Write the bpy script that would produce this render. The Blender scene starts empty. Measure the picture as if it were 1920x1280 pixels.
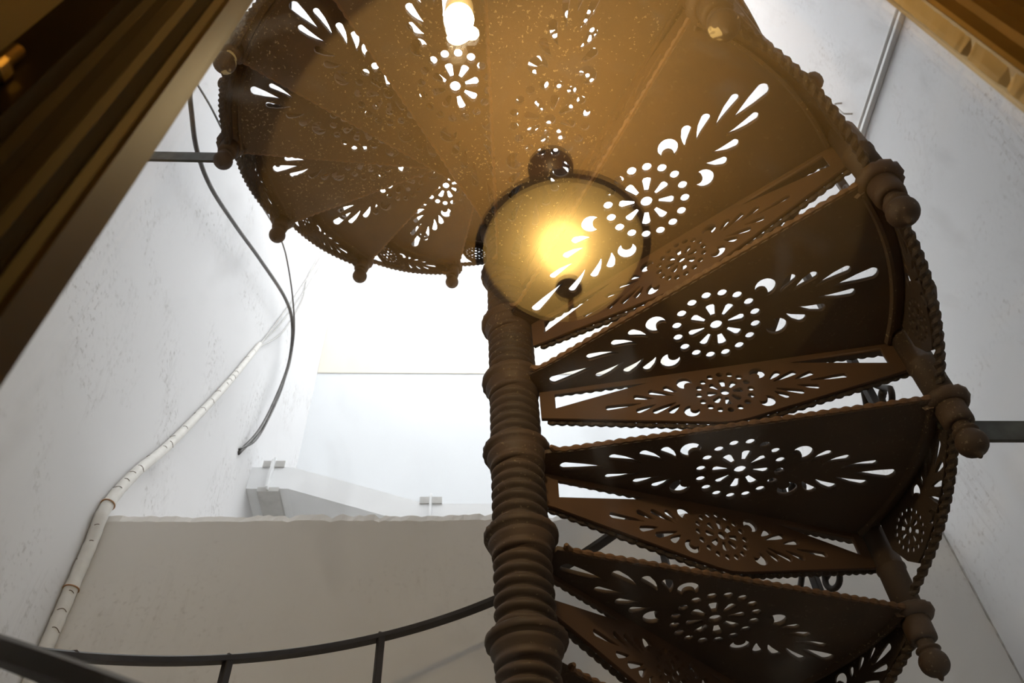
import bpy, bmesh, math, random
from math import sin, cos, tan, pi, radians, sqrt
from mathutils import Vector, Matrix

random.seed(7)
scene = bpy.context.scene
col = scene.collection

# ------------------------------------------------------------------ camera
PITCH, ROLL = radians(50.27), radians(3.127)
CAM_H = 1.534
cam_data = bpy.data.cameras.new('camera')
cam_data.sensor_fit = 'HORIZONTAL'
cam_data.sensor_width = 22.3
cam_data.lens = 1533.66 / 1920 * 22.3
cam_data.clip_start = 0.02
cam_data.dof.use_dof = True
cam_data.dof.focus_distance = 1.75
cam_data.dof.aperture_fstop = 5.6
cam = bpy.data.objects.new('camera', cam_data)
col.objects.link(cam)
scene.camera = cam
_R = Vector((1, 0, 0)); _U = Vector((0, -sin(PITCH), cos(PITCH))); _F = Vector((0, cos(PITCH), sin(PITCH)))
_cr = _R * cos(ROLL) - _U * sin(ROLL); _cu = _R * sin(ROLL) + _U * cos(ROLL)
cam.matrix_world = Matrix.Translation((0, 0, CAM_H)) @ Matrix((_cr, _cu, -_F)).transposed().to_4x4()

# ------------------------------------------------------------------ sky, exposure, lights
world = bpy.data.worlds.new('overcast_sky'); scene.world = world
world.use_nodes = True
wn = world.node_tree.nodes; wl = world.node_tree.links
bg = wn['Background']
bg.inputs['Color'].default_value = (0.95, 0.975, 1.0, 1)
bg.inputs['Strength'].default_value = 6.2
scene.view_settings.view_transform = 'Standard'
scene.view_settings.look = 'None'
scene.view_settings.gamma = 1
scene.view_settings.use_curve_mapping = False
scene.view_settings.exposure = 0.0
LAMP_POWER = 9.5       # the bulb in the glass bowl of the ceiling lamp
CFL_POWER = 8.0        # bare bulb hanging in the stairwell
WARM = (1.0, 0.74, 0.38)

# shaft frame: x to the right, y away from the window, turned a little from the camera
PSI = radians(4.6)
SH = Matrix.Rotation(PSI, 4, 'Z')
XL, XR, YB, YF = 1.209, 1.598, 2.2, 4.391
YW = 0.24              # plane of the window pane
TOP = 8.3
CEIL = 3.034
RIM = 2.734

def point_light(name, loc, power, radius, color):
    l = bpy.data.lights.new(name, 'POINT'); l.energy = power; l.shadow_soft_size = radius; l.color = color
    o = bpy.data.objects.new(name, l); o.location = SH @ Vector(loc); col.objects.link(o)
    return o

# ------------------------------------------------------------------ materials
def nt(name):
    m = bpy.data.materials.new(name); m.use_nodes = True
    return m, m.node_tree.nodes, m.node_tree.links, m.node_tree.nodes['Principled BSDF']

def ramp(n, stops):
    r = n.new('ShaderNodeValToRGB')
    e = r.color_ramp.elements
    while len(e) < len(stops): e.new(0.5)
    for i, (p, c) in enumerate(stops):
        e[i].position = p; e[i].color = (*c, 1)
    return r

def simple(name, c, rough=0.6, metal=0.0, var=0.15, scale=20, bump=0.0, coat=0.0):
    m, n, l, b = nt(name)
    tc = n.new('ShaderNodeTexCoord'); no = n.new('ShaderNodeTexNoise')
    no.inputs['Scale'].default_value = scale; no.inputs['Detail'].default_value = 5
    l.new(tc.outputs['Object'], no.inputs['Vector'])
    r = ramp(n, [(0.3, [max(0, x * (1 - var)) for x in c]), (0.7, [min(1, x * (1 + var)) for x in c])])
    l.new(no.outputs['Fac'], r.inputs['Fac']); l.new(r.outputs['Color'], b.inputs['Base Color'])
    b.inputs['Roughness'].default_value = rough; b.inputs['Metallic'].default_value = metal
    if coat: b.inputs['Coat Weight'].default_value = coat; b.inputs['Coat Roughness'].default_value = 0.2
    if bump:
        bp = n.new('ShaderNodeBump'); bp.inputs['Strength'].default_value = bump; bp.inputs['Distance'].default_value = 0.004
        l.new(no.outputs['Fac'], bp.inputs['Height']); l.new(bp.outputs['Normal'], b.inputs['Normal'])
    return m

def plaster(name, c, stain, amount=0.5, streak=1.0):
    """Painted plaster with grime specks, runs of dirty water and a soft unevenness."""
    m, n, l, b = nt(name)
    tc = n.new('ShaderNodeTexCoord')
    def noise(scale, detail, vec=(1, 1, 1), dist=0.0):
        mp = n.new('ShaderNodeMapping'); mp.inputs['Scale'].default_value = vec
        no = n.new('ShaderNodeTexNoise'); no.inputs['Scale'].default_value = scale; no.inputs['Detail'].default_value = detail
        no.inputs['Distortion'].default_value = dist
        l.new(tc.outputs['Object'], mp.inputs['Vector']); l.new(mp.outputs['Vector'], no.inputs['Vector'])
        return no
    broad = noise(1.3, 4); speck = noise(55, 6); patch = noise(2.6, 5, (1, 1, 1), 0.6); runs = noise(3.2, 5, (1.6, 1.6, 0.35), 1.6)
    r1 = ramp(n, [(0.3, [x * 0.94 for x in c]), (0.7, c)])
    l.new(broad.outputs['Fac'], r1.inputs['Fac'])
    sp = ramp(n, [(0.55, (0, 0, 0)), (0.74, (1, 1, 1))]); l.new(speck.outputs['Fac'], sp.inputs['Fac'])
    pt = ramp(n, [(0.46, (0, 0, 0)), (0.66, (1, 1, 1))]); l.new(patch.outputs['Fac'], pt.inputs['Fac'])
    mul = n.new('ShaderNodeMath'); mul.operation = 'MULTIPLY'
    l.new(sp.outputs['Color'], mul.inputs[0]); l.new(pt.outputs['Color'], mul.inputs[1])
    rn = ramp(n, [(0.465, (0, 0, 0)), (0.50, (1, 1, 1)), (0.525, (0, 0, 0))]); l.new(runs.outputs['Fac'], rn.inputs['Fac'])
    m2 = n.new('ShaderNodeMath'); m2.operation = 'MULTIPLY'; m2.inputs[1].default_value = 0.35 * streak
    l.new(rn.outputs['Color'], m2.inputs[0])
    m3 = n.new('ShaderNodeMath'); m3.operation = 'MULTIPLY'
    l.new(m2.outputs[0], m3.inputs[0]); l.new(pt.outputs['Color'], m3.inputs[1])
    m4 = n.new('ShaderNodeMath'); m4.operation = 'MULTIPLY_ADD'; m4.inputs[1].default_value = amount
    l.new(mul.outputs[0], m4.inputs[0]); l.new(m3.outputs[0], m4.inputs[2])
    m4.use_clamp = True
    mx = n.new('ShaderNodeMixRGB'); mx.inputs['Color2'].default_value = (*stain, 1)
    l.new(m4.outputs[0], mx.inputs['Fac']); l.new(r1.outputs['Color'], mx.inputs['Color1'])
    l.new(mx.outputs['Color'], b.inputs['Base Color'])
    b.inputs['Roughness'].default_value = 0.85
    bp = n.new('ShaderNodeBump'); bp.inputs['Strength'].default_value = 0.25; bp.inputs['Distance'].default_value = 0.01
    l.new(patch.outputs['Fac'], bp.inputs['Height']); l.new(bp.outputs['Normal'], b.inputs['Normal'])
    return m

def cast_iron(name, c, rust, dust=0.0):
    """Brown painted cast iron with rusty patches and sprayed plaster dust."""
    m, n, l, b = nt(name)
    tc = n.new('ShaderNodeTexCoord')
    no = n.new('ShaderNodeTexNoise'); no.inputs['Scale'].default_value = 9; no.inputs['Detail'].default_value = 7
    l.new(tc.outputs['Object'], no.inputs['Vector'])
    r = ramp(n, [(0.35, c), (0.72, rust)]); l.new(no.outputs['Fac'], r.inputs['Fac'])
    out = r.outputs['Color']
    if dust:
        gp = n.new('ShaderNodeNewGeometry')
        d = n.new('ShaderNodeTexNoise'); d.inputs['Scale'].default_value = 170; d.inputs['Detail'].default_value = 2
        l.new(gp.outputs['Position'], d.inputs['Vector'])
        q = n.new('ShaderNodeTexNoise'); q.inputs['Scale'].default_value = 5; q.inputs['Detail'].default_value = 4
        l.new(gp.outputs['Position'], q.inputs['Vector'])
        a1 = n.new('ShaderNodeMath'); a1.operation = 'MULTIPLY_ADD'; a1.inputs[1].default_value = 0.30
        l.new(q.outputs['Fac'], a1.inputs[0]); l.new(d.outputs['Fac'], a1.inputs[2])
        dr = ramp(n, [(0.815, (0, 0, 0)), (0.84, (1, 1, 1))]); l.new(a1.outputs[0], dr.inputs['Fac'])
        dm = n.new('ShaderNodeMath'); dm.operation = 'MULTIPLY'; dm.inputs[1].default_value = dust
        l.new(dr.outputs['Color'], dm.inputs[0])
        mx = n.new('ShaderNodeMixRGB'); mx.inputs['Color2'].default_value = (0.55, 0.43, 0.24, 1)
        l.new(dm.outputs[0], mx.inputs['Fac']); l.new(out, mx.inputs['Color1']); out = mx.outputs['Color']
    l.new(out, b.inputs['Base Color'])
    b.inputs['Roughness'].default_value = 0.62
    b.inputs['Specular IOR Level'].default_value = 0.3
    bp = n.new('ShaderNodeBump'); bp.inputs['Strength'].default_value = 0.25; bp.inputs['Distance'].default_value = 0.002
    l.new(no.outputs['Fac'], bp.inputs['Height']); l.new(bp.outputs['Normal'], b.inputs['Normal'])
    return m

M = {}
M['iron'] = cast_iron('brown_cast_iron', (0.088, 0.061, 0.042), (0.120, 0.076, 0.046), 0.8)
M['iron_plain'] = cast_iron('column_cast_iron', (0.054, 0.038, 0.028), (0.088, 0.054, 0.034), 0.25)
M['iron_clean'] = cast_iron('clean_cast_iron', (0.070, 0.050, 0.036), (0.105, 0.066, 0.040), 0.12)
M['iron_dark'] = cast_iron('dark_cast_iron', (0.045, 0.034, 0.027), (0.070, 0.045, 0.030), 0.25)
M['iron_rust'] = cast_iron('rusty_cast_iron', (0.084, 0.048, 0.028), (0.120, 0.063, 0.032))
M['edge'] = cast_iron('lit_rusty_edge', (0.125, 0.070, 0.036), (0.185, 0.098, 0.048))  # rust colour lightened: light on the window-facing back nosings is painted in
M['rail'] = simple('dark_rail_paint', (0.014, 0.009, 0.008), 0.6, var=0.4, scale=30)
M['tie'] = simple('weathered_iron_bar', (0.045, 0.050, 0.045), 0.5, var=0.6, scale=40)
M['wall'] = plaster('white_plaster', (0.745, 0.74, 0.745), (0.30, 0.28, 0.26), 0.75, 0.55)
M['wall_r'] = plaster('grey_white_plaster', (0.80, 0.795, 0.80), (0.36, 0.32, 0.29), 0.6, 0.5)
M['far'] = plaster('bright_white_plaster', (0.66, 0.675, 0.69), (0.6, 0.6, 0.6), 0.2, 0.3)
M['beige'] = plaster('beige_plaster', (0.69, 0.66, 0.62), (0.33, 0.28, 0.24), 0.35, 0.25)
M['beam'] = plaster('cream_plaster', (0.70, 0.66, 0.58), (0.6, 0.55, 0.45), 0.3, 0.3)
M['duct'] = simple('white_duct_paint', (0.80, 0.81, 0.82), 0.5, var=0.03, scale=6)
M['flange'] = simple('grey_duct_flange', (0.48, 0.47, 0.45), 0.5, var=0.1)
M['crack'] = simple('mortar_crack', (0.42, 0.40, 0.37), 0.9, var=0.3, scale=40)
M['cable'] = simple('black_cable_sheath', (0.07, 0.065, 0.06), 0.45, var=0.6, scale=35)
M['wire'] = simple('grey_wire', (0.42, 0.41, 0.39), 0.5, var=0.2)
M['wrap'] = simple('white_wrapping_tape', (0.72, 0.70, 0.66), 0.7, var=0.06, scale=30)
M['seam'] = simple('tape_gap', (0.16, 0.12, 0.09), 0.8)
M['clip'] = simple('orange_cable_tie', (0.42, 0.22, 0.10), 0.5)
M['conduit'] = simple('white_conduit', (0.60, 0.59, 0.57), 0.45, var=0.05)
M['wood'] = simple('dark_varnished_wood', (0.010, 0.006, 0.003), 0.5, var=0.5, scale=14)
M['lit_wood'] = simple('lit_varnished_bead', (0.085, 0.046, 0.010), 0.5, var=0.25, scale=10)  # dark varnish made yellow: the lamp highlight is put into the bead's colour
M['tan_wood'] = simple('tan_painted_wood', (0.30, 0.20, 0.09), 0.45, var=0.2, scale=12)
M['chip'] = simple('bare_chipped_wood', (0.06, 0.035, 0.02), 0.8)
M['brass'] = simple('old_brass', (0.40, 0.28, 0.10), 0.35, 1.0)
M['room'] = simple('tan_room_plaster', (0.50, 0.45, 0.38), 0.85, var=0.08, scale=3)
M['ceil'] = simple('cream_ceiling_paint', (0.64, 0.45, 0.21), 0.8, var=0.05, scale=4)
M['floor'] = simple('wooden_floor', (0.16, 0.10, 0.06), 0.5, var=0.3, scale=6)
M['stone'] = simple('stairwell_floor', (0.66, 0.65, 0.63), 0.8, var=0.15, scale=5)
M['black'] = simple('black_metal', (0.012, 0.010, 0.009), 0.35, var=0.3)
M['canopy'] = simple('dark_red_enamel', (0.05, 0.018, 0.010), 0.4)
M['socket'] = simple('cream_plastic', (0.60, 0.48, 0.26), 0.45, var=0.03)

def cream_chipped():
    m, n, l, b = nt('cream_chipped_paint')
    tc = n.new('ShaderNodeTexCoord'); no = n.new('ShaderNodeTexNoise'); no.inputs['Scale'].default_value = 22; no.inputs['Detail'].default_value = 6
    l.new(tc.outputs['Object'], no.inputs['Vector'])
    r = ramp(n, [(0.20, (0.16, 0.10, 0.05)), (0.24, (0.62, 0.47, 0.23)), (0.75, (0.70, 0.55, 0.29))])
    l.new(no.outputs['Fac'], r.inputs['Fac']); l.new(r.outputs['Color'], b.inputs['Base Color'])
    b.inputs['Roughness'].default_value = 0.5
    return m
M['cream'] = cream_chipped()

def pane_glass():
    """Clear window glass, both faces reflecting by Fresnel, with a few greasy smears."""
    m = bpy.data.materials.new('window_glass'); m.use_nodes = True
    n = m.node_tree.nodes; l = m.node_tree.links; n.clear()
    out = n.new('ShaderNodeOutputMaterial'); geo = n.new('ShaderNodeNewGeometry')
    ior = n.new('ShaderNodeMapRange')
    ior.inputs['To Min'].default_value = 1.5; ior.inputs['To Max'].default_value = 1 / 1.5
    l.new(geo.outputs['Backfacing'], ior.inputs['Value'])
    fr = n.new('ShaderNodeFresnel'); l.new(ior.outputs['Result'], fr.inputs['IOR'])
    tr = n.new('ShaderNodeBsdfTransparent'); tr.inputs['Color'].default_value = (0.985, 0.99, 0.985, 1)
    gl = n.new('ShaderNodeBsdfGlossy'); gl.inputs['Roughness'].default_value = 0.0
    mx = n.new('ShaderNodeMixShader')
    l.new(fr.outputs['Fac'], mx.inputs['Fac']); l.new(tr.outputs[0], mx.inputs[1]); l.new(gl.outputs[0], mx.inputs[2])
    tc = n.new('ShaderNodeTexCoord'); mp = n.new('ShaderNodeMapping'); mp.inputs['Scale'].default_value = (9, 1, 5)
    no = n.new('ShaderNodeTexNoise'); no.inputs['Scale'].default_value = 3.0; no.inputs['Detail'].default_value = 3; no.inputs['Distortion'].default_value = 0.8
    l.new(tc.outputs['Object'], mp.inputs['Vector']); l.new(mp.outputs['Vector'], no.inputs['Vector'])
    r = ramp(n, [(0.58, (0, 0, 0)), (0.74, (0.07, 0.07, 0.07))]); l.new(no.outputs['Fac'], r.inputs['Fac'])
    df = n.new('ShaderNodeBsdfTranslucent'); df.inputs['Color'].default_value = (0.8, 0.8, 0.78, 1)
    m2 = n.new('ShaderNodeMixShader')
    l.new(r.outputs['Color'], m2.inputs['Fac']); l.new(mx.outputs[0], m2.inputs[1]); l.new(df.outputs[0], m2.inputs[2])
    l.new(m2.outputs[0], out.inputs['Surface'])
    return m
M['pane'] = pane_glass()

def dome_glass():
    m = bpy.data.materials.new('amber_frosted_glass'); m.use_nodes = True
    n = m.node_tree.nodes; l = m.node_tree.links; n.clear()
    out = n.new('ShaderNodeOutputMaterial')
    t = n.new('ShaderNodeBsdfTranslucent'); t.inputs['Color'].default_value = (0.29, 0.232, 0.115, 1)
    g = n.new('ShaderNodeBsdfDiffuse'); g.inputs['Color'].default_value = (0.7, 0.5, 0.22, 1)
    mx = n.new('ShaderNodeMixShader'); mx.inputs['Fac'].default_value = 0.45
    l.new(t.outputs[0], mx.inputs[1]); l.new(g.outputs[0], mx.inputs[2]); l.new(mx.outputs[0], out.inputs['Surface'])
    return m
M['dome'] = dome_glass()

def glow(name, c, s):
    m, n, l, b = nt(name)
    b.inputs['Base Color'].default_value = (0.9, 0.9, 0.88, 1)
    b.inputs['Emission Color'].default_value = (*c, 1); b.inputs['Emission Strength'].default_value = s
    return m
M['tube'] = glow('glowing_lamp_tube', (1.0, 0.93, 0.72), 14)

# ------------------------------------------------------------------ helpers
def link(name, me, parent=None, mat=None):
    o = bpy.data.objects.new(name, me); col.objects.link(o)
    if mat is not None:
        me.materials.clear(); me.materials.append(mat)
    if parent is not None: o.parent = parent
    return o

def empty(name, loc=(0, 0, 0), rz=0.0):
    o = bpy.data.objects.new(name, None); o.empty_display_size = 0.1
    o.location = loc; o.rotation_euler = (0, 0, rz); col.objects.link(o)
    return o

def tag(o, label=None, cat=None, group=None, kind=None):
    if label: o['label'] = label
    if cat: o['category'] = cat
    if group: o['group'] = group
    if kind: o['kind'] = kind
    return o

def mesh(name, bm, smooth=False):
    bmesh.ops.recalc_face_normals(bm, faces=bm.faces)
    me = bpy.data.meshes.new(name); bm.to_mesh(me); bm.free()
    if smooth:
        for p in me.polygons: p.use_smooth = True
    return me

def box(bm, x0, x1, y0, y1, z0, z1, M4=None):
    vs = [bm.verts.new(Vector(c) if M4 is None else M4 @ Vector(c)) for c in
          [(x0, y0, z0), (x1, y0, z0), (x1, y1, z0), (x0, y1, z0), (x0, y0, z1), (x1, y0, z1), (x1, y1, z1), (x0, y1, z1)]]
    for f in [(3, 2, 1, 0), (4, 5, 6, 7), (0, 1, 5, 4), (1, 2, 6, 5), (2, 3, 7, 6), (3, 0, 4, 7)]:
        bm.faces.new([vs[i] for i in f])

def bevel_box(x0, x1, y0, y1, z0, z1, b=0.003, name='piece'):
    bm = bmesh.new(); box(bm, x0, x1, y0, y1, z0, z1)
    bmesh.ops.bevel(bm, geom=bm.edges[:], offset=b, segments=1, affect='EDGES')
    return mesh(name, bm)

def lathe(bm, prof, n=24, off=(0, 0, 0), mod=None):
    rings = []
    for (r, z) in prof:
        rings.append([bm.verts.new((off[0] + (r * (mod(a, z) if mod else 1)) * cos(a), off[1] + (r * (mod(a, z) if mod else 1)) * sin(a), off[2] + z))
                      for a in [2 * pi * i / n for i in range(n)]])
    for A, B in zip(rings, rings[1:]):
        for i in range(n):
            bm.faces.new((A[i], A[(i + 1) % n], B[(i + 1) % n], B[i]))
    bm.faces.new(rings[0][::-1]); bm.faces.new(rings[-1])

def tube(bm, pts, rad, n=6, caps=True):
    """rad: number or function (index, angle, arc length) -> radius"""
    pts = [Vector(p) for p in pts]
    rings = []; s = 0.0; ref = None
    for i, p in enumerate(pts):
        a = pts[max(0, i - 1)]; b = pts[min(len(pts) - 1, i + 1)]
        t = (b - a).normalized()
        if i: s += (p - pts[i - 1]).length
        if ref is None:
            ref = Vector((0, 0, 1)) if abs(t.z) < 0.9 else Vector((1, 0, 0))
        u = (ref - t * ref.dot(t)).normalized(); v = t.cross(u); ref = u
        ring = []
        for j in range(n):
            an = 2 * pi * j / n
            r = rad(i, an, s) if callable(rad) else rad
            ring.append(bm.verts.new(p + u * (r * cos(an)) + v * (r * sin(an))))
        rings.append(ring)
    for A, B in zip(rings, rings[1:]):
        for j in range(n):
            bm.faces.new((A[j], A[(j + 1) % n], B[(j + 1) % n], B[j]))
    if caps:
        bm.faces.new(rings[0][::-1]); bm.faces.new(rings[-1])

def spline(pts, n=8):
    pts = [Vector(p) for p in pts]; out = []
    P = [pts[0] * 2 - pts[1]] + pts + [pts[-1] * 2 - pts[-2]]
    for i in range(1, len(P) - 2):
        p0, p1, p2, p3 = P[i - 1:i + 3]
        for k in range(n):
            t = k / n
            out.append(0.5 * ((2 * p1) + (p2 - p0) * t + (2 * p0 - 5 * p1 + 4 * p2 - p3) * t * t + (3 * p1 - p0 - 3 * p2 + p3) * t ** 3))
    out.append(pts[-1])
    return out

def resample(pts, step):
    pts = [Vector(p) for p in pts]; out = [pts[0]]; acc = 0.0
    for a, b in zip(pts, pts[1:]):
        L = (b - a).length; d = step - acc
        while d <= L:
            out.append(a.lerp(b, d / L)); d += step
        acc = (acc + L) % step if L + acc >= step else acc + L
    out.append(pts[-1])
    return out

def plate(name, outer, holes, thick, bevel=0.0008):
    """Flat plate (outline with holes in the xy plane) of the given thickness, centred on z = 0."""
    cu = bpy.data.curves.new(name, 'CURVE'); cu.dimensions = '2D'; cu.fill_mode = 'BOTH'
    cu.extrude = thick / 2 - bevel; cu.bevel_depth = bevel; cu.bevel_resolution = 0; cu.offset = -bevel
    for ring in [outer] + holes:
        sp = cu.splines.new('POLY'); sp.points.add(len(ring) - 1); sp.use_cyclic_u = True
        for p, q in zip(sp.points, ring): p.co = (q[0], q[1], 0, 1)
    ob = bpy.data.objects.new(name, cu); col.objects.link(ob)
    dg = bpy.context.evaluated_depsgraph_get()
    me = bpy.data.meshes.new_from_object(ob.evaluated_get(dg))
    bpy.data.objects.remove(ob); bpy.data.curves.remove(cu)
    me.name = name
    return me

def ellipse(cx, cy, rx, ry, n=16, rot=0.0):
    return [(cx + rx * cos(a) * cos(rot) - ry * sin(a) * sin(rot), cy + rx * cos(a) * sin(rot) + ry * sin(a) * cos(rot))
            for a in [2 * pi * i / n for i in range(n)]]

def teardrop(bx, by, tx, ty, w, curl=0.0, n=9):
    """Drop with its round end at b and its point at t."""
    d = Vector((tx - bx, ty - by)); L = d.length; d /= L; q = Vector((-d.y, d.x)); r = w / 2
    c = Vector((bx, by)) + d * r
    pts = []
    for i in range(n):                       # round end
        a = pi * 0.56 + (2 * pi - 2 * pi * 0.56) * i / (n - 1)
        pts.append(c + d * (r * cos(a)) + q * (r * sin(a)))
    rest = L - 1.2 * r
    for f in (0.35, 0.7):
        pts.append(c + d * (0.2 * r + rest * f) - q * (r * (1 - f) * 0.98 + 0.0012) + q * curl * sin(pi * f))
    tip = Vector((tx, ty))
    pts.append(tip - q * 0.0009); pts.append(tip + q * 0.0009)
    for f in (0.7, 0.35):
        pts.append(c + d * (0.2 * r + rest * f) + q * (r * (1 - f) * 0.98 + 0.0012) + q * curl * sin(pi * f))
    return [(p.x, p.y) for p in pts]

def crescent(cx, cy, R, r, ang, off, n=14):
    """Disc of radius R with a bite of radius r, the bite's centre lying off away in direction ang."""
    d = off
    a = (d * d + R * R - r * r) / (2 * d)
    half = math.acos(max(-1, min(1, a / R)))
    b = (d * d + r * r - R * R) / (2 * d); half2 = math.acos(max(-1, min(1, b / r)))
    pts = []
    for i in range(n + 1):
        t = ang + half + (2 * pi - 2 * half) * i / n
        pts.append((cx + R * cos(t), cy + R * sin(t)))
    bx, by = cx + d * cos(ang), cy + d * sin(ang)
    for i in range(1, n // 2):
        t = ang + pi + half2 - (2 * half2) * i / (n // 2)
        pts.append((bx + r * cos(t), by + r * sin(t)))
    # orientation of the bite arc: from the end of the outer arc back to its start
    p_end = Vector(pts[n]); bite = pts[n + 1:]
    if (Vector(bite[0]) - p_end).length > (Vector(bite[-1]) - p_end).length: bite = bite[::-1]
    return pts[:n + 1] + bite

def rosette(c, R, dot, p0, p1, wo, wi, cen, ys=1.0, n=16):
    H = [ellipse(c[0], c[1], cen, cen, 14)]
    for i in range(n):
        a = 2 * pi * i / n
        H.append(ellipse(c[0] + R * cos(a), c[1] + R * sin(a) * ys, dot, dot * 1.0, 12))
    for i in range(8):
        a = 2 * pi * i / 8
        d = Vector((cos(a), sin(a))); q = Vector((-d.y, d.x)); o = Vector(c)
        pts = [o + d * p0 - q * wi / 2]
        pts += [o + d * (p1 - wo * 0.35) - q * wo / 2, o + d * (p1 - wo * 0.08) - q * wo * 0.36, o + d * p1,
                o + d * (p1 - wo * 0.08) + q * wo * 0.36, o + d * (p1 - wo * 0.35) + q * wo / 2]
        pts += [o + d * p0 + q * wi / 2]
        H.append([(p.x, c[1] + (p.y - c[1]) * ys) for p in pts])
    return H

# ------------------------------------------------------------------ setting: stairwell and room
def struct(name, bm, mat, parent=None, smooth=False):
    o = link(name, mesh(name, bm, smooth), parent, mat)
    if parent is None:
        o.rotation_euler = (0, 0, PSI); o['kind'] = 'structure'
    return o

WY0, WY1 = 0.215, 0.30            # room face and stairwell face of the wall that holds the window
OX0, OX1, OZ0, OZ1 = -0.277, 0.52, 0.95, 2.58
RX0, RX1, RY0 = -1.9, 2.4, -2.6   # the room
LEDGE = 3.285

bm = bmesh.new(); box(bm, -XL - 0.15, -XL, WY0, YF + 0.15, 0, TOP); struct('wall_left', bm, M['wall'])
bm = bmesh.new(); box(bm, XR, XR + 0.15, WY0, YF + 0.15, 0, TOP); struct('wall_right', bm, M['wall_r'])
bm = bmesh.new(); box(bm, -XL, XR, YF, YF + 0.15, LEDGE, TOP); struct('wall_far', bm, M['far'])
# lower back wall with a chipped upper edge; its top is the ledge of the recess
bm = bmesh.new()
N = 160
front, top, back = [], [], []
for i in range(N + 1):
    x = -XL + (XL + XR) * i / N
    j = 0.004 * sin(x * 9) + random.uniform(-0.005, 0.004) - (0.012 if random.random() < 0.05 else 0)
    front.append((bm.verts.new((x, YB, 0)), bm.verts.new((x, YB, LEDGE - 0.03 + j * 0.5))))
    top.append(bm.verts.new((x, YB + 0.008 + random.uniform(0, 0.006), LEDGE + j)))
    back.append((bm.verts.new((x, YF + 0.15, LEDGE)), bm.verts.new((x, YF + 0.15, 0))))
for i in range(N):
    for a, b, c, d in [(front[i][0], front[i + 1][0], front[i + 1][1], front[i][1]), (front[i][1], front[i + 1][1], top[i + 1], top[i]),
                       (top[i], top[i + 1], back[i + 1][0], back[i][0]), (back[i][0], back[i + 1][0], back[i + 1][1], back[i][1]),
                       (back[i][1], back[i + 1][1], front[i + 1][0], front[i][0])]:
        bm.faces.new((a, b, c, d))
struct('wall_back', bm, M['beige'])
bm = bmesh.new(); box(bm, -XL, XR, YF - 0.008, YF, 6.42, 7.18)
bmesh.ops.bevel(bm, geom=bm.edges[:], offset=0.003, segments=1, affect='EDGES')
struct('trim_1', bm, M['beam'])
# wall with the window: white on the stairwell side, tan on the room side
for nm, ya, yb, mt in (('wall_window', WY0, 0.235, 'room'), ('wall_front', 0.235, WY1, 'wall_r')):
    bm = bmesh.new()
    box(bm, RX0, OX0, ya, yb, 0, TOP); box(bm, OX1, RX1, ya, yb, 0, TOP)
    box(bm, OX0, OX1, ya, yb, 0, OZ0); box(bm, OX0, OX1, ya, yb, OZ1, TOP)
    struct(nm, bm, M[mt])
bm = bmesh.new(); box(bm, -XL - 0.15, XR + 0.15, WY1, YB, -0.1, 0); struct('floor', bm, M['stone'])
bm = bmesh.new(); box(bm, RX0 - 0.1, RX1 + 0.1, RY0 - 0.1, WY1, -0.1, 0.0); struct('floor_room', bm, M['floor'])
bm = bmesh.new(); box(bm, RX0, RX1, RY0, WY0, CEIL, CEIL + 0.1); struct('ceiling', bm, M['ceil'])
bm = bmesh.new()
box(bm, RX0 - 0.1, RX0, RY0 - 0.1, WY1, 0, CEIL + 0.1); box(bm, RX1, RX1 + 0.1, RY0 - 0.1, WY1, 0, CEIL + 0.1); box(bm, RX0, RX1, RY0 - 0.1, RY0, 0, CEIL + 0.1)
struct('wall_room', bm, M['room'])
LX, LY = 0.161, 2 * YW - 0.785      # the dome lamp on the room's ceiling
# thin crack in the corner of right and back wall
bm = bmesh.new()
tube(bm, resample([(XR - 0.0005, YB - 0.002, z) for z in (1.2, 2.0, 3.2)], 0.03), lambda i, a, s: 0.0025 + 0.002 * sin(s * 40) ** 2, 5)
struct('trim_2', bm, M['crack'])

# ------------------------------------------------------------------ window frame and pane
win = empty('window_1', SH @ Vector((0, YW, OZ0)), PSI); win['kind'] = 'structure'
def upright(name, prof, mat):
    bm = bmesh.new(); A = [bm.verts.new((x, y - YW, 0)) for x, y in prof]; B = [bm.verts.new((x, y - YW, OZ1 - OZ0)) for x, y in prof]
    for i in range(len(prof)):
        j = (i + 1) % len(prof); bm.faces.new((A[i], A[j], B[j], B[i]))
    bm.faces.new(A[::-1]); bm.faces.new(B)
    return link(name, mesh(name, bm), win, mat)
upright('glazing_bead', [(-0.1930, 0.2372), (-0.1940, 0.2340), (-0.1980, 0.2200), (-0.2015, 0.2195), (-0.2015, 0.2372)], M['lit_wood'])
upright('stile', [(-0.2015, 0.2372), (-0.2015, 0.2190), (-0.2055, 0.2150), (-0.2090, 0.2155), (-0.2120, 0.2080), (-0.2170, 0.2050), (-0.2200, 0.2075), (-0.2250, 0.2060), (-0.2290, 0.2050),
                  (-0.2310, 0.1990), (-0.2370, 0.1965), (-0.2410, 0.1990), (-0.2430, 0.1900), (-0.2800, 0.1890), (-0.2830, 0.1920), (-0.2830, 0.2500), (-0.2140, 0.2500), (-0.2140, 0.2450), (-0.2030, 0.2450)], M['wood'])
upright('casing', [(0.4145, 0.2372), (0.4130, 0.2215), (0.4400, 0.2205), (0.4440, 0.2150), (0.4600, 0.2150), (0.4620, 0.2185), (0.4660, 0.2185), (0.4680, 0.2080), (0.5200, 0.2060), (0.5240, 0.2100), (0.5240, 0.2500), (0.4320, 0.2500), (0.4320, 0.2450), (0.4145, 0.2450)], M['tan_wood'])
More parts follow.
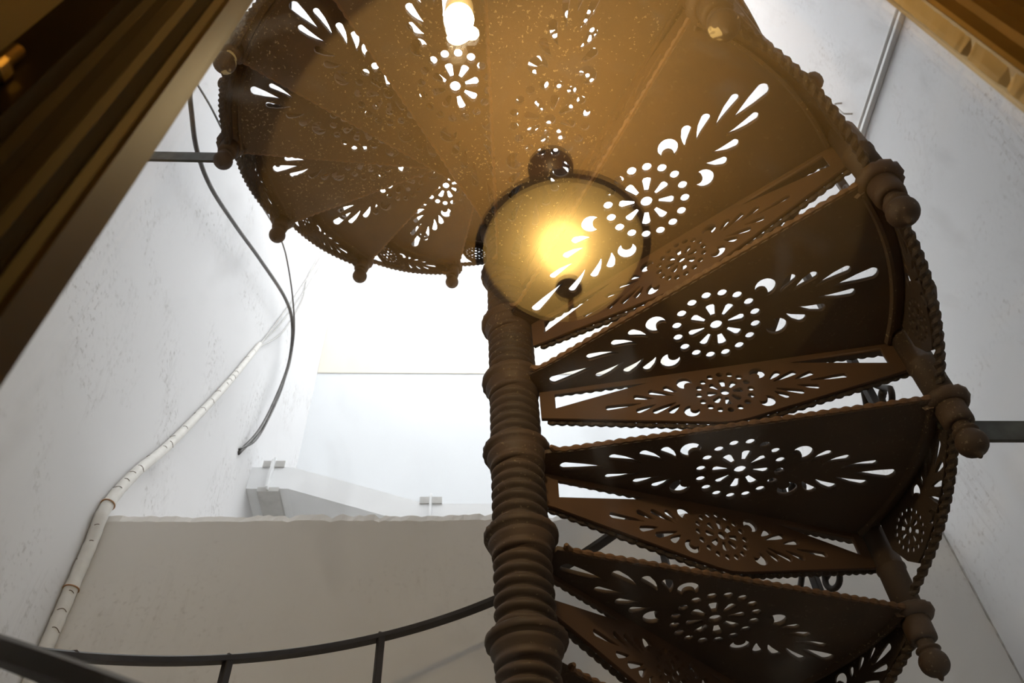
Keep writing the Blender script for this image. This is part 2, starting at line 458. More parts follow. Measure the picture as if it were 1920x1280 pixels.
# cream painted bead with chips bitten out of its edge
bm = bmesh.new(); prev = None
zz = 0.0
while zz < OZ1 - OZ0:
    bite = random.choice([0.004, 0.006, 0.003]) if random.random() < 0.045 else random.uniform(0, 0.0012)
    x0 = 0.4085 + bite
    ring = [bm.verts.new(c) for c in [(x0, 0.2372 - YW, zz), (x0 + 0.001, 0.2330 - YW, zz), (0.4142, 0.2215 - YW, zz), (0.4185, 0.2195 - YW, zz), (0.4185, 0.2372 - YW, zz)]]
    if prev:
        for i in range(5): bm.faces.new((prev[i], prev[(i + 1) % 5], ring[(i + 1) % 5], ring[i]))
    else: bm.faces.new(ring[::-1])
    prev = ring; zz += random.uniform(0.004, 0.010)
bm.faces.new(prev)
tag(link('painted_bead', mesh('painted_bead', bm), win, M['cream']), 'cream painted glazing bead with chipped edge')
for nm, z0, z1 in (('sill_rail', 0, 0.07), ('head_rail', OZ1 - OZ0 - 0.07, OZ1 - OZ0)):
    link(nm, bevel_box(-0.1890, 0.4085, -0.03, 0.012, z0, z1, 0.004), win, M['wood'])
link('pane', bevel_box(-0.1970, 0.4140, -0.002, 0.002, 0.06, OZ1 - OZ0 - 0.06, 0.0002), win, M['pane'])
bm = bmesh.new()
tube(bm, [(-0.264, 0.184 - YW, 0.02), (-0.264, 0.184 - YW, 1.068)], 0.0042, 10)
link('bolt_rod', mesh('bolt_rod', bm, True), win, M['brass'])
for z in (0.25, 0.70, 1.03):
    link('rod_guide', bevel_box(-0.271, -0.257, 0.178 - YW, 0.1895 - YW, z, z + 0.016, 0.002), win, M['brass'])

# ------------------------------------------------------------------ the spiral staircase
CX, CY = -0.00258, 1.18825
A0, D = 0.592415, 0.4774548
RISE, Z0 = 0.2, 2.4
R_POST = 0.8054
K0, K1 = -11, 17
root = empty('spiral_staircase', (CX, CY, 0))
tag(root, 'brown cast iron spiral staircase with pierced rosette treads around a twisted column', 'staircase')

PT = 0.009   # plate thickness
fr = lambda r: 0.022 + 0.272 * r
bk = lambda r: -0.018 - 0.245 * r
def tread_outline():
    o = [(0.050, -0.036), (0.062, -0.0385), (0.085, -0.0410)]
    o += [(r, bk(r)) for r in (0.12, 0.3, 0.5, 0.70)]
    ab, af = math.atan2(bk(0.775), 0.775), math.atan2(fr(0.766), 0.766)
    for i in range(15):
        a = ab + (af - ab) * i / 14
        R = 0.800 + 0.006 * sin(pi * i / 14)
        o.append((R * cos(a), R * sin(a)))
    o += [(r, fr(r)) for r in (0.70, 0.5, 0.3, 0.12)]
    o += [(0.085, 0.0440), (0.062, 0.0420), (0.050, 0.040)]
    return o
def tread_holes():
    H = rosette((0.439, 0), 0.0785, 0.0098, 0.0245, 0.0565, 0.0185, 0.0085, 0.0125)
    H.append(teardrop(0.082, 0, 0.180, 0, 0.0225)); H.append(teardrop(0.755, 0, 0.672, 0, 0.027))
    for s in (1, -1):
        for (bx, by, tx, ty, w) in [(0.174, 0.030, 0.239, 0.0145, 0.0175), (0.232, 0.044, 0.280, 0.0225, 0.019), (0.273, 0.057, 0.305, 0.0295, 0.020)]:
            H.append(teardrop(bx, by * s, tx, ty * s, w, 0.0025 * s))
            H.append(teardrop(0.878 - bx + (0.003 if bx < 0.2 else 0), by * s * 1.04, 0.878 - tx, ty * s, w, -0.0025 * s))
        H.append(crescent(0.329, 0.0525 * s, 0.0205, 0.0125, s * radians(-47), 0.0155))
        H.append(crescent(0.549, 0.0525 * s, 0.0205, 0.0125, s * radians(180 + 47), 0.0155))
    return H
me_tread = plate('tread', tread_outline(), tread_holes(), PT)
for v in me_tread.vertices: v.co.z -= PT / 2

def scallop(amp, base, pitch):
    return lambda i, a, s: base * (1 - amp + amp * abs(sin(pi * s / pitch)))
def path2(f, r0, r1, z, step=0.0045):
    return resample([(r0, f(r0), z), (r1, f(r1), z)], step)
bm = bmesh.new()
pts = resample([(0.060, -0.050, -0.003), (0.066, -0.0415, -0.003), (0.085, bk(0.085) - 0.002, -0.003), (0.772, bk(0.772) - 0.002, -0.003)], 0.0045)
tube(bm, pts, scallop(0.5, 0.0068, 0.021), 7)
me_back = mesh('nosing', bm, False)
bm = bmesh.new()
pts = resample([(0.060, 0.052, -0.003), (0.068, 0.046, -0.003), (0.085, fr(0.085) + 0.002, -0.003), (0.765, fr(0.765) + 0.002, -0.003)], 0.0045)
tube(bm, pts, scallop(0.5, 0.0068, 0.021), 7)
me_front = mesh('nosing', bm, False)
# stiffening rib below the outer edge and along the back edge of the plate
bm = bmesh.new()
ab, af = math.atan2(bk(0.775), 0.775) + 0.012, math.atan2(fr(0.766), 0.766) - 0.045
P = []
for i in range(17):
    a = ab + (af - ab) * i / 16; R = 0.772 + 0.006 * sin(pi * i / 16)
    P.append((R * cos(a), R * sin(a)))
P = [(0.74, bk(0.74) + 0.014)] + P
prev = None
for i, p in enumerate(P):
    p = Vector((*p, 0)); out = Vector((p.x, p.y, 0)).normalized()
    ring = [bm.verts.new(p + out * dx + Vector((0, 0, z))) for dx, z in ((-0.006, -PT), (-0.003, -0.018), (0.003, -0.018), (0.006, -PT))]
    if prev:
        for j in range(3): bm.faces.new((prev[j], prev[j + 1], ring[j + 1], ring[j]))
    prev = ring
me_stiff = mesh('stiffener', bm)

# riser: lozenge panel hung in a frame, drawn in (s, z) and stood up along the line y = 0.012 + 0.25 s
RT = 0.009
def stand(me, shift=0.0):
    nrm = Vector((-0.25, 1, 0)).normalized()
    for v in me.vertices:
        s, z, t = v.co
        p = Vector((s, 0.012 + 0.25 * s, z)) + nrm * (t + shift)
        v.co = p
    me.update()
def riser_holes():
    H = rosette((0.411, -0.0815), 0.0500, 0.0062, 0.0155, 0.0350, 0.0125, 0.0060, 0.0085, ys=1.02)
    H.append([(0.080, -0.020), (0.285, -0.0205), (0.079, -0.0615)])
    H.append([(0.534, -0.0200), (0.730, -0.0200), (0.731, -0.0640)])
    zc = -0.0815
    H.append(teardrop(0.177, zc, 0.247, zc, 0.0125)); H.append(teardrop(0.645, zc, 0.576, zc, 0.0125))
    for s in (1, -1):
        for (bx, by, tx, ty, w) in [(0.235, 0.0215, 0.274, 0.0085, 0.0125), (0.266, 0.0300, 0.314, 0.0105, 0.0130), (0.297, 0.0370, 0.320, 0.0180, 0.0135)]:
            H.append(teardrop(bx, zc + by * s, tx, zc + ty * s, w))
            H.append(teardrop(0.822 - bx, zc + by * s, 0.822 - tx, zc + ty * s, w))
        H.append(crescent(0.339, zc + 0.0400 * s, 0.0150, 0.0092, s * radians(-50), 0.0112))
        H.append(crescent(0.483, zc + 0.0400 * s, 0.0150, 0.0092, s * radians(230), 0.0112))
    return H
me_riser = plate('riser', [(0.049, -0.0085), (0.768, -0.0085), (0.768, -0.088), (0.74, -0.0945), (0.44, -0.1605), (0.411, -0.164), (0.382, -0.1605), (0.066, -0.088), (0.049, -0.085)], riser_holes(), RT)
stand(me_riser)
bm = bmesh.new()
e1 = Vector((-0.25, 1, 0)).normalized() * 0.011
for seg in ([(0.060, -0.084), (0.382, -0.1610), (0.411, -0.1645), (0.440, -0.1610), (0.764, -0.087)],):
    pts = resample([Vector((s, 0.012 + 0.25 * s, z)) + e1 for s, z in seg], 0.0045)
    tube(bm, pts, scallop(0.5, 0.0072, 0.020), 7)
me_rtrim = mesh('riser_trim', bm)

# outer skirt: a curved pierced strip that falls from one post to the next, edged with rope
R_SK = 0.796
def drop(u): return 0.045 + 0.142 * u ** 1.1
def skirt_mesh():
    L = D * R_SK
    w0, w1 = 0.03, L - 0.035
    outer = [(w0, -0.004)]
    ys = [w0 + (w1 - w0) * i / 14 for i in range(15)]
    low = []
    for y in ys:
        u = y / L; d = drop(u) - 0.012
        d = min(d, 0.148 * sqrt(max(0.0, 1 - ((u - 0.72) / 0.22) ** 2)) if u > 0.72 else d)
        low.append((y, -max(d, 0.02)))
    outer = [(w0, -0.006)] + low + [(w1, -0.006)]
    c = (0.282, -0.074)                                       # rosette, and a leaf spray growing towards the upper post
    H = rosette(c, 0.040, 0.0050, 0.0125, 0.0290, 0.0095, 0.0050, 0.0070)
    H.append(teardrop(0.072, -0.027, 0.132, -0.039, 0.0150))
    for b in [(0.112, -0.010, 0.140, -0.028, 0.0085), (0.148, -0.013, 0.168, -0.032, 0.0095), (0.183, -0.017, 0.190, -0.036, 0.0105),
              (0.100, -0.058, 0.140, -0.050, 0.0125), (0.133, -0.078, 0.168, -0.058, 0.0125), (0.168, -0.095, 0.190, -0.066, 0.0125)]:
        H.append(teardrop(*b))
    H.append(crescent(0.217, -0.030, 0.0145, 0.0090, radians(-50), 0.0110))
    H.append(crescent(0.210, -0.100, 0.0145, 0.0090, radians(40), 0.0110))
    me = plate('skirt', outer, H, 0.006, 0.0005)
    bm = bmesh.new(); bm.from_mesh(me)
    for i in range(1, 24):
        bmesh.ops.bisect_plane(bm, geom=bm.verts[:] + bm.edges[:] + bm.faces[:], plane_co=(L * i / 24, 0, 0), plane_no=(1, 0, 0))
    for v in bm.verts:                                        # bend round the staircase
        y, z, t = v.co
        a = -D / 2 + y / R_SK
        bulge = 0.006 * sin(pi * y / L)
        v.co = ((R_SK + bulge + t) * cos(a), (R_SK + bulge + t) * sin(a), z)
    bm.to_mesh(me); bm.free()
    return me
me_skirt = skirt_mesh()
bm = bmesh.new(); pts = []
for i in range(97):
    u = i / 96; a = -D / 2 + D * u; R = R_SK + 0.006 + 0.008 * sin(pi * u)
    pts.append((R * cos(a), R * sin(a), -drop(u) + 0.006))
tube(bm, pts, lambda i, a, s: 0.0088 * (1 + 0.22 * cos(2 * (a - 2 * pi * s / 0.040))), 8)
me_rope = mesh('rope_trim', bm)
bm = bmesh.new()
lathe(bm, [(0.004, -0.016), (0.012, -0.013), (0.017, -0.006), (0.0185, 0.0), (0.015, 0.003), (0.015, 0.006), (0.0235, 0.008), (0.0235, 0.014)], 20,
      mod=lambda a, z: 1 + (0.10 * abs(sin(5 * a)) if z > 0.007 else 0))
me_boss = mesh('boss', bm, True)
# post with a scalloped collar, and its turned pendant
bm = bmesh.new()
lathe(bm, [(0.020, -0.060), (0.026, -0.058), (0.0275, -0.050), (0.0275, -0.014)], 20)
lathe(bm, [(0.030, -0.016), (0.038, -0.012), (0.040, -0.004), (0.040, 0.004), (0.034, 0.009)], 40, mod=lambda a, z: 1 + (0.09 * abs(sin(8 * a)) if abs(z) < 0.012 else 0))
lathe(bm, [(0.0275, 0.008), (0.0275, 0.095), (0.030, 0.098), (0.030, 0.104), (0.0275, 0.107), (0.0275, RISE - PT - 0.0005)], 20)
me_post = mesh('post', bm, False)
for p in me_post.polygons: p.use_smooth = len(p.vertices) == 4
bm = bmesh.new()
lathe(bm, [(0.016, -0.058), (0.0150, -0.070), (0.0165, -0.074), (0.0225, -0.0755), (0.0235, -0.0785), (0.0195, -0.0815)] +
      [(0.0275 * sin(t), -0.1035 + 0.0262 * cos(t)) for t in [0.70 + 0.205 * i for i in range(11)]] + [(0.006, -0.131), (0.004, -0.136), (0.0015, -0.1385)], 20)
me_finial = mesh('finial', bm, True)
me_finial_paint = me_finial.copy()
# column: threaded cast segments between beaded collars
bm = bmesh.new(); prev = None; NT = 36
zs = [-0.168 + 0.0025 * i for i in range(62)]
for z in zs:
    ring = []
    for i in range(NT):
        a = 2 * pi * i / NT
        w = 0.5 + 0.5 * cos(2 * pi * z / 0.0238 + a)
        r = 0.0405 + 0.0110 * w ** 0.5
        ring.append(bm.verts.new((r * cos(a), r * sin(a), z)))
    if prev:
        for i in range(NT): bm.faces.new((prev[i], prev[(i + 1) % NT], ring[(i + 1) % NT], ring[i]))
    else: bm.faces.new(ring[::-1])
    prev = ring
bm.faces.new(prev)
me_shaft = mesh('shaft_segment', bm, True)
bm = bmesh.new()
lathe(bm, [(0.046, -0.026), (0.0520, -0.023), (0.0530, -0.018), (0.0505, -0.014), (0.0520, -0.008), (0.0575, 0.000), (0.0585, 0.007), (0.0555, 0.011),
           (0.0640, 0.014), (0.0660, 0.019), (0.0660, 0.026), (0.062, 0.030), (0.050, 0.034), (0.044, 0.035)], 48,
      mod=lambda a, z: 1 + (0.035 * (abs(sin(13 * a)) - 0.5) if 0.011 < z < 0.03 else 0))
me_collar = mesh('collar', bm, True)
# baluster: square bar with two scrolls at its foot
HH = 0.848
def rail_h(k): return 0.838 + 0.0178 * max(0.0, -k - 0.8)
bm = bmesh.new(); box(bm, -0.009, 0.009, -0.009, 0.009, -PT + 0.008, HH - 0.004)
bmesh.ops.bevel(bm, geom=bm.edges[:], offset=0.002, segments=1, affect='EDGES')
me_bal = mesh('baluster', bm)
def scroll_mesh(s):
    bm = bmesh.new(); pts = []
    for i in range(30):
        t = i / 29
        if t < 0.45:
            q = t / 0.45; pts.append((0, s * (0.010 + 0.055 * q ** 1.5), 0.17 - 0.10 * q))
        else:
            q = (t - 0.45) / 0.55; an = pi * 1.0 - q * pi * 1.5; rr = 0.024 * (1 - 0.45 * q)
            pts.append((0, s * (0.041 - rr * cos(an) ), 0.07 - rr * sin(an) * 1.2))
    tube(bm, pts, lambda i, a, q: 0.007 if i < 26 else 0.009, 8)
    return mesh('scroll', bm, True)
me_scroll = [scroll_mesh(1), scroll_mesh(-1)]

for me, m in ((me_tread, 'iron'), (me_back, 'edge'), (me_front, 'iron_dark'), (me_stiff, 'iron'), (me_riser, 'iron_rust'), (me_rtrim, 'iron_dark'), (me_skirt, 'iron_dark'),
              (me_rope, 'iron_dark'), (me_boss, 'iron_dark'), (me_post, 'iron_plain'), (me_finial, 'iron_plain'), (me_shaft, 'iron_plain'), (me_collar, 'iron_plain'), (me_bal, 'rail'), (me_scroll[0], 'rail'), (me_scroll[1], 'rail')):
    me.materials.clear(); me.materials.append(M[m])

me_tread_clean = me_tread.copy(); me_tread_clean.materials.clear(); me_tread_clean.materials.append(M['iron_clean'])
def splashed():
    m = M['iron_plain'].copy(); m.name = 'paint_splashed_iron'; n = m.node_tree.nodes; l = m.node_tree.links; b = n['Principled BSDF']
    old = b.inputs['Base Color'].links[0].from_socket
    tc = n.new('ShaderNodeTexCoord'); no = n.new('ShaderNodeTexNoise'); no.inputs['Scale'].default_value = 26; no.inputs['Distortion'].default_value = 0.7
    l.new(tc.outputs['Object'], no.inputs['Vector'])
    r = ramp(n, [(0.56, (0, 0, 0)), (0.58, (1, 1, 1))]); l.new(no.outputs['Fac'], r.inputs['Fac'])
    mx = n.new('ShaderNodeMixRGB'); mx.inputs['Color2'].default_value = (0.62, 0.50, 0.27, 1)
    l.new(r.outputs['Color'], mx.inputs['Fac']); l.new(old, mx.inputs['Color1']); l.new(mx.outputs['Color'], b.inputs['Base Color'])
    return m
me_finial_paint.materials.clear(); me_finial_paint.materials.append(splashed())

def part(name, me, parent, loc=(0, 0, 0), rot=(0, 0, 0)):
    o = bpy.data.objects.new(name, me); o.parent = parent; o.location = loc; o.rotation_euler = rot; col.objects.link(o)
    return o
for k in range(K0, K1 + 1):
    az = A0 - k * D; z = Z0 + RISE * k
    t = part('tread', me_tread if k in (4, 5, 6, 7, 8) else me_tread_clean, root, (0, 0, z), (0, 0, az))
    part('nosing', me_back, t); part('nosing', me_front, t); part('stiffener', me_stiff, t)
    r = part('riser', me_riser, root, (0, 0, z), (0, 0, az)); part('riser_trim', me_rtrim, r)
    s = part('skirt', me_skirt, root, (0, 0, z), (0, 0, az)); part('rope_trim', me_rope, s)
    ba = 0.03; part('boss', me_boss, s, ((R_SK + 0.020) * cos(ba), (R_SK + 0.020) * sin(ba), -0.072), (0, pi / 2 + pi, ba))
    p = part('post', me_post, root, (R_POST * cos(az - D / 2), R_POST * sin(az - D / 2), z), (0, 0, az))
    fi = part('finial', me_finial_paint if k in (3, 6) else me_finial, p)
    if k in (3, 6): fi['label'] = 'finial splashed with cream paint'
    part('collar', me_collar, root, (0, 0, z), (0, 0, az)); part('shaft_segment', me_shaft, root, (0, 0, z))
    bz = az + (0.07 if k < -2 else -0.01) * D
    b = part('baluster', me_bal, root, (0.790 * cos(bz), 0.790 * sin(bz), z), (0, 0, bz)); b.scale = (1, 1, rail_h(k) / HH)
    for zs_ in (0.10, 0.36):
        part('scroll', me_scroll[0], b, (0, 0, zs_)); part('scroll', me_scroll[1], b, (0, 0, zs_))
bm = bmesh.new(); prev = None
for i in range((K1 - K0) * 16 + 9):
    k = K0 - 0.4 + i / 16; az = A0 - k * D; z = Z0 + RISE * k + rail_h(k)
    ring = []
    for dr, dz in ((-0.017, -0.006), (-0.017, 0.006), (-0.010, 0.010), (0.010, 0.010), (0.017, 0.006), (0.017, -0.006)):
        ring.append(bm.verts.new(((0.797 + dr) * cos(az), (0.797 + dr) * sin(az), z + dz)))
    if prev:
        for j in range(6): bm.faces.new((prev[j], prev[(j + 1) % 6], ring[(j + 1) % 6], ring[j]))
    else: bm.faces.new(ring[::-1])
    prev = ring
bm.faces.new(prev)
tag(link('handrail', mesh('handrail', bm), root, M['rail']), 'thin dark iron handrail')

# ------------------------------------------------------------------ tie bars, cables, duct, conduit
def tie_bar(name, x0, x1, y, z, label, end):
    bm = bmesh.new(); h = 0.024; t = 0.004
    if end == 'right':   # fixed in the right wall, chamfered at its free end
        prof = [(x0, 0.4 * h), (x0, h), (x1, h), (x1, -h), (x0 + 0.055, -h), (x0 + 0.035, 0)]
    else:
        prof = [(x1, h), (x0, h), (x0, -h), (x1 - 0.045, -h), (x1 - 0.02, 0.0), (x1, 0.0)]
    A = [bm.verts.new((p, y - t, z + q)) for p, q in prof]; B = [bm.verts.new((p, y + t, z + q)) for p, q in prof]
    n = len(prof)
    for i in range(n): bm.faces.new((A[i], A[(i + 1) % n], B[(i + 1) % n], B[i]))
    bm.faces.new(A[::-1]); bm.faces.new(B)
    o = link(name, mesh(name, bm), None, M['tie']); o.rotation_euler = (0, 0, PSI)
    return tag(o, label, 'bar', 'flat iron bars tying the staircase to the walls')
tie_bar('tie_bar', 0.872, XR, 1.06, 2.562, 'flat dark iron bar from the staircase to the right wall', 'right')
tie_bar('tie_bar', -XL, -0.690, 1.145, 3.75, 'flat dark iron bar from the staircase to the left wall beside the cable', 'left')

def cable(name, pts, rad, mat, label, cat, n=8, seg=10, parent=None, group=None):
    bm = bmesh.new(); tube(bm, spline(pts, seg), rad, n)
    o = link(name, mesh(name, bm, True), parent, mat)
    if parent is None: o.rotation_euler = (0, 0, PSI); tag(o, label, cat, group)
    return o
cable('hanging_cable', [(-1.129, 1.20, 5.05), (-1.129, 1.335, 4.776), (-1.129, 1.46, 4.702), (-1.129, 1.599, 4.674), (-1.129, 1.796, 4.74), (-1.129, 2.114, 4.951), (-1.129, 2.535, 5.257), (-1.129, 3.038, 5.595),
                        (-1.135, 3.308, 5.672), (-1.14, 3.446, 5.467), (-1.15, 3.40, 5.062), (-1.165, 3.32, 4.745), (-1.206, 3.23, 4.50)], lambda i, a, s: 0.0105,
      M['cable'], 'thick dark cable hanging in an s bend off the left wall', 'cable')
cable('thin_cable', [(-1.109, 1.25, 4.70), (-1.109, 1.331, 4.767), (-1.109, 1.498, 4.893), (-1.109, 1.67, 4.998), (-1.109, 2.076, 5.247), (-1.109, 2.62, 5.631), (-1.109, 2.916, 5.704), (-1.112, 3.216, 5.665),
                     (-1.115, 3.36, 5.52), (-1.125, 3.40, 5.2), (-1.14, 3.36, 4.9), (-1.16, 3.30, 4.66), (-1.205, 3.22, 4.52)], 0.0050,
      M['cable'], 'thin dark twin cable hanging behind the thick cable and joining it', 'cable')
# white wrapped pipe: up the corner, then slanting up the left wall
pp = [(-1.192, 2.18, 2.40), (-1.187, 2.18, 2.62), (-1.186, 2.180, 2.80), (-1.187, 2.180, 3.006), (-1.187, 2.180, 3.152), (-1.187, 2.177, 3.295), (-1.188, 2.264, 3.511), (-1.189, 2.416, 3.78), (-1.189, 2.585, 4.127), (-1.189, 2.788, 4.573), (-1.192, 3.026, 5.147)]
pth = resample(spline(pp, 14), 0.010)
bm = bmesh.new(); jit = [random.uniform(0.94, 1.05) for _ in range(400)]
def wrap_r(i, a, s):
    base = 0.0205 - 0.0065 * min(1.0, max(0.0, (s - 0.9) / 2.0))
    f = (s / 0.062) % 1.0
    return base * (0.97 + 0.08 * f) * (1 + 0.02 * (jit[int(s / 0.062) % 400] - 1) * 10)
tube(bm, pth, wrap_r, 10)
wp = tag(link('wrapped_pipe', mesh('wrapped_pipe', bm, True), None, M['wrap']), 'white tape wrapped cable bundle running up the left corner and wall', 'cable')
wp.rotation_euler = (0, 0, PSI)
bm = bmesh.new()                           # dark gaps between the turns of tape
for q in range(3, len(pth) - 8, 6):
    if random.random() < 0.75:
        p, t = pth[q], (pth[q + 1] - pth[q - 1]).normalized()
        u = Vector((0, -1, 0)); u = (u - t * u.dot(t)).normalized(); v = t.cross(u)
        rr = wrap_r(0, 0, q * 0.010) * 0.985; c0 = random.uniform(-1.2, 0.4); c1 = c0 + random.uniform(0.5, 1.8)
        tube(bm, [p + (u * cos(a) + v * sin(a)) * rr + t * 0.004 * sin(3 * a) for a in [c0 + (c1 - c0) * i / 6 for i in range(7)]], 0.0016, 4)
tag(link('tape_seams', mesh('tape_seams', bm), wp, M['seam']), kind='stuff')
for q in (next(i for i, p in enumerate(pth) if p.z > 3.30), next(i for i, p in enumerate(pth) if p.z > 2.98)):
    p, t = pth[q], (pth[q + 1] - pth[q - 1]).normalized()
    u = Vector((0, -1, 0)); u = (u - t * u.dot(t)).normalized(); v = t.cross(u)
    bm = bmesh.new(); tube(bm, [p + (u * cos(a) + v * sin(a)) * 0.0222 for a in [2 * pi * i / 20 for i in range(21)]], 0.0025, 6)
    link('cable_tie', mesh('cable_tie', bm, True), wp, M['clip'])
cable('loose_wire', [(-1.196, 3.01, 5.12), (-1.199, 3.051, 5.177), (-1.199, 3.315, 5.877), (-1.199, 3.559, 6.592), (-1.199, 3.739, 7.149), (-1.200, 3.95, 7.9)], 0.0045, M['wire'],
      'straight thin wire leaving the top end of the white wrapped bundle', 'wire', 6, group='wires on the left wall')
cable('loose_wire', [(-1.194, 3.02, 5.12), (-1.196, 3.074, 5.19), (-1.199, 3.349, 5.656), (-1.199, 3.543, 6.239), (-1.199, 3.53, 6.498), (-1.199, 3.673, 7.05), (-1.200, 3.85, 7.9)], 0.0040, M['wire'],
      'bowed thin wire looping beside the straight wire above the wrapped bundle', 'wire', 6, group='wires on the left wall')
cable('loose_wire', [(-1.196, 3.02, 5.14), (-1.197, 3.09, 5.26), (-1.199, 3.335, 5.80), (-1.199, 3.62, 6.592), (-1.199, 3.80, 7.149), (-1.200, 4.05, 7.9)], 0.0035, M['wire'],
      'faint thin wire on the wall between the straight wire and the far corner', 'wire', 6, group='wires on the left wall')

# sheet metal duct over the ledge
du = empty('air_duct', SH @ Vector((-XL, 3.5, 4.49)), PSI)
tag(du, 'white boxed sheet metal duct sloping down above the beige ledge', 'duct')
O = Vector((-XL, 3.5, 4.49))
def duct_piece(stations, y0, y1, name, mat):
    bm = bmesh.new(); prev = None
    for x, zt, zb in stations:
        ring = [bm.verts.new(Vector(c) - O) for c in ((x, y0, zb), (x, y0, zt), (x, y1, zt), (x, y1, zb))]
        if prev:
            for j in range(4): bm.faces.new((prev[j], prev[(j + 1) % 4], ring[(j + 1) % 4], ring[j]))
        else: bm.faces.new(ring[::-1])
        prev = ring
    bm.faces.new(prev)
    return link(name, mesh(name, bm), du, mat)
duct_piece([(-XL, 4.645, 4.49), (-0.985, 4.645, 4.49)], 3.5, 3.95, 'duct_end', M['duct'])
duct_piece([(-0.985, 4.645, 4.49), (-0.23, 4.385, 4.23)], 3.5, 3.95, 'sloping_duct', M['duct'])
duct_piece([(-0.23, 4.385, 4.23), (XR - 0.01, 4.37, 4.215)], 3.5, 3.95, 'level_duct', M['duct'])
def flange(x, zt, zb, name='flange', lean=0.03):
    bm = bmesh.new()
    for (ya, yb, za, zb_) in ((3.485, 3.965, zt, zt + 0.06), (3.485, 3.965, zb - 0.02, zb), (3.455, 3.50, zb - 0.02, zt + 0.02)):
        box(bm, x - 0.006 - O.x, x + 0.006 - O.x, ya - O.y, yb - O.y, za - O.z, zb_ - O.z)
    link('flange_plate', mesh('flange_plate', bm), du, M['duct'])
    bm = bmesh.new(); box(bm, x - 0.06 - O.x, x + 0.06 - O.x, 3.492 - O.y, 3.499 - O.y, zt - 0.004 - O.z, zt + 0.040 - O.z)
    link('flange_tab', mesh('flange_tab', bm), du, M['flange'])
flange(-1.09, 4.645, 4.49); flange(-0.205, 4.385, 4.23)
bm = bmesh.new(); box(bm, -1.145 - O.x, -1.03 - O.x, -0.012, 0.46, -0.028, 0.0005)
link('support_strap', mesh('support_strap', bm), du, M['flange'])

# conduit pair along the right wall
co = empty('wall_conduit', SH @ Vector((XR, 0.3, 4.60)), PSI)
tag(co, 'white double conduit fixed along the right wall near the window', 'conduit')
bm = bmesh.new(); box(bm, -0.022, -0.0003, 0.02, 1.25, -0.028, -0.004); bmesh.ops.bevel(bm, geom=bm.edges[:], offset=0.003, segments=1, affect='EDGES'); link('conduit_channel', mesh('conduit_channel', bm), co, M['conduit'])
bm = bmesh.new(); tube(bm, spline([(-0.013, 0.02, 0.014), (-0.013, 0.6, 0.016), (-0.013, 1.25, 0.012)], 12), 0.012, 10); link('conduit_tube', mesh('conduit_tube', bm, True), co, M['conduit'])
for y in (0.5, 1.13):
    bm = bmesh.new(); box(bm, -0.028, -0.0005, y, y + 0.014, -0.032, 0.030); link('conduit_clip', mesh('conduit_clip', bm), co, M['flange'])
bm = bmesh.new(); tube(bm, spline([(XR - 0.001, 1.405, 4.86), (XR - 0.03, 1.41, 4.86), (XR - 0.034, 1.41, 4.83), (XR - 0.034, 1.405, 4.76), (XR - 0.03, 1.40, 4.74), (XR - 0.001, 1.40, 4.74)], 5), 0.004, 6)
hk = tag(link('wall_bracket', mesh('wall_bracket', bm, True), None, M['wire']), 'small bent wire bracket on the right wall beside the conduit end', 'bracket'); hk.rotation_euler = (0, 0, PSI)

# ------------------------------------------------------------------ lamps
# bare spiral bulb hung from the tread above it
BX, BY, BZ = -0.021, 0.428, 2.815
pb = empty('hanging_bulb', SH @ Vector((BX, BY, BZ)), PSI)
tag(pb, 'lit spiral energy saving bulb in a cream socket hung below the upper treads', 'light bulb')
ztop = Z0 + 4 * RISE - PT
bm = bmesh.new(); tube(bm, [(0, 0, 0.088), (0, 0, ztop - BZ - 0.0005)], 0.0035, 8); link('cord', mesh('cord', bm, True), pb, M['wrap'])
bm = bmesh.new(); lathe(bm, [(0.0225, 0.030), (0.0235, 0.034), (0.0225, 0.076), (0.018, 0.084), (0.008, 0.090)], 28); link('socket', mesh('socket', bm, True), pb, M['socket'])
bm = bmesh.new(); lathe(bm, [(0.010, 0.006), (0.019, 0.008), (0.0232, 0.013), (0.0238, 0.020), (0.0225, 0.0295)], 28); link('bulb_base', mesh('bulb_base', bm, True), pb, M['tube'])
bm = bmesh.new()
for ph in (0, pi):
    tube(bm, [(0.0130 * cos(t + ph), 0.0130 * sin(t + ph), 0.006 - 0.0058 * t) for t in [i * 0.35 for i in range(27)]], 0.0058, 8)
link('spiral_tube', mesh('spiral_tube', bm, True), pb, M['tube'])
bm = bmesh.new()
tube(bm, spline([(0.010, 0, -0.030), (0.021, 0.002, -0.022), (0.0255, 0.003, -0.034), (0.021, 0.002, -0.047), (0.008, 0, -0.052)], 6), 0.0062, 8)
link('tube_bend', mesh('tube_bend', bm, True), pb, M['tube'])
point_light('bulb_light', (BX, BY, BZ - 0.105), CFL_POWER, 0.015, WARM)

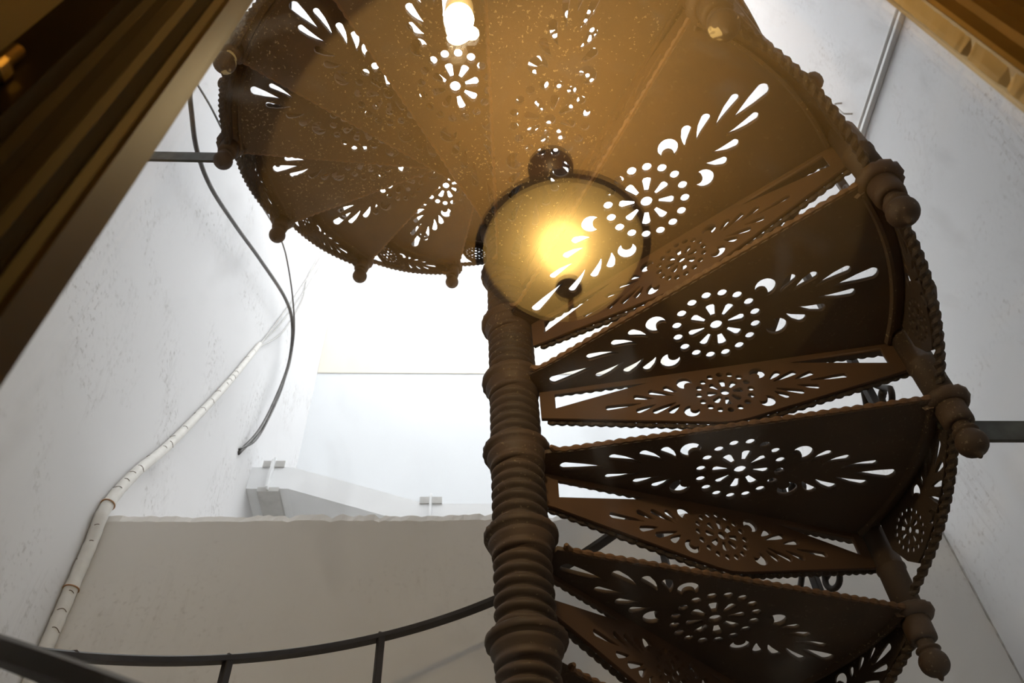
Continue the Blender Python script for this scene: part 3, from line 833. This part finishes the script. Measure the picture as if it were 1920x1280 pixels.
# bowl lamp on a stem below the room ceiling, seen mirrored in the pane; its open top throws a round pool of light on the ceiling
ld = empty('ceiling_lamp', SH @ Vector((LX, LY, CEIL)), PSI)
tag(ld, 'amber glass bowl lamp with black rim and knob, mirrored in the window pane', 'ceiling lamp')
zr = RIM - CEIL; DB = 0.110
bm = bmesh.new(); lathe(bm, [(0.006, -0.030), (0.030, -0.026), (0.045, -0.012), (0.047, 0.0)], 32); link('canopy', mesh('canopy', bm, True), ld, M['canopy'])
bm = bmesh.new(); lathe(bm, [(0.003, zr - DB + 0.001), (0.003, -0.028)], 10); link('stem', mesh('stem', bm, True), ld, M['black'])
bm = bmesh.new(); ring_prof = [(0.1400, zr - 0.008), (0.1520, zr - 0.009), (0.1540, zr - 0.004), (0.1530, zr - 0.001), (0.1405, zr - 0.001)]
R0 = [[bm.verts.new((r * cos(a), r * sin(a), z)) for r, z in ring_prof] for a in [2 * pi * j / 72 for j in range(72)]]
for j in range(72):
    for q in range(5): bm.faces.new((R0[j][q], R0[j][(q + 1) % 5], R0[(j + 1) % 72][(q + 1) % 5], R0[(j + 1) % 72][q]))
link('rim', mesh('rim', bm, False), ld, M['black'])
bm = bmesh.new(); prev = None
for i in range(21):
    r = 0.1400 * (1 - i / 20); z = zr - DB * (1 - (r / 0.14) ** 3.2)
    ring = [bm.verts.new((max(r, 0.004) * cos(a), max(r, 0.004) * sin(a), z)) for a in [2 * pi * j / 64 for j in range(64)]]
    if prev:
        for j in range(64): bm.faces.new((prev[j], prev[(j + 1) % 64], ring[(j + 1) % 64], ring[j]))
    prev = ring
link('dome', mesh('dome', bm, True), ld, M['dome'])
bm = bmesh.new(); lathe(bm, [(0.003, zr - DB - 0.028), (0.010, zr - DB - 0.024), (0.012, zr - DB - 0.019), (0.009, zr - DB - 0.013), (0.014, zr - DB - 0.008), (0.0215, zr - DB - 0.004), (0.021, zr - DB + 0.003)], 24)
link('knob', mesh('knob', bm, True), ld, M['black'])
bx, by, bz = -0.012, 0.058, zr - 0.082
bm = bmesh.new(); lathe(bm, [(0.004, 0.040), (0.012, 0.038), (0.012, 0.012), (0.010, 0.010)], 16, (bx * 0.55, by * 0.55, bz))
link('bulb_holder', mesh('bulb_holder', bm, True), ld, M['socket'])
point_light('bowl_light', (LX + bx, LY + by, CEIL + bz), LAMP_POWER, 0.0015, WARM)
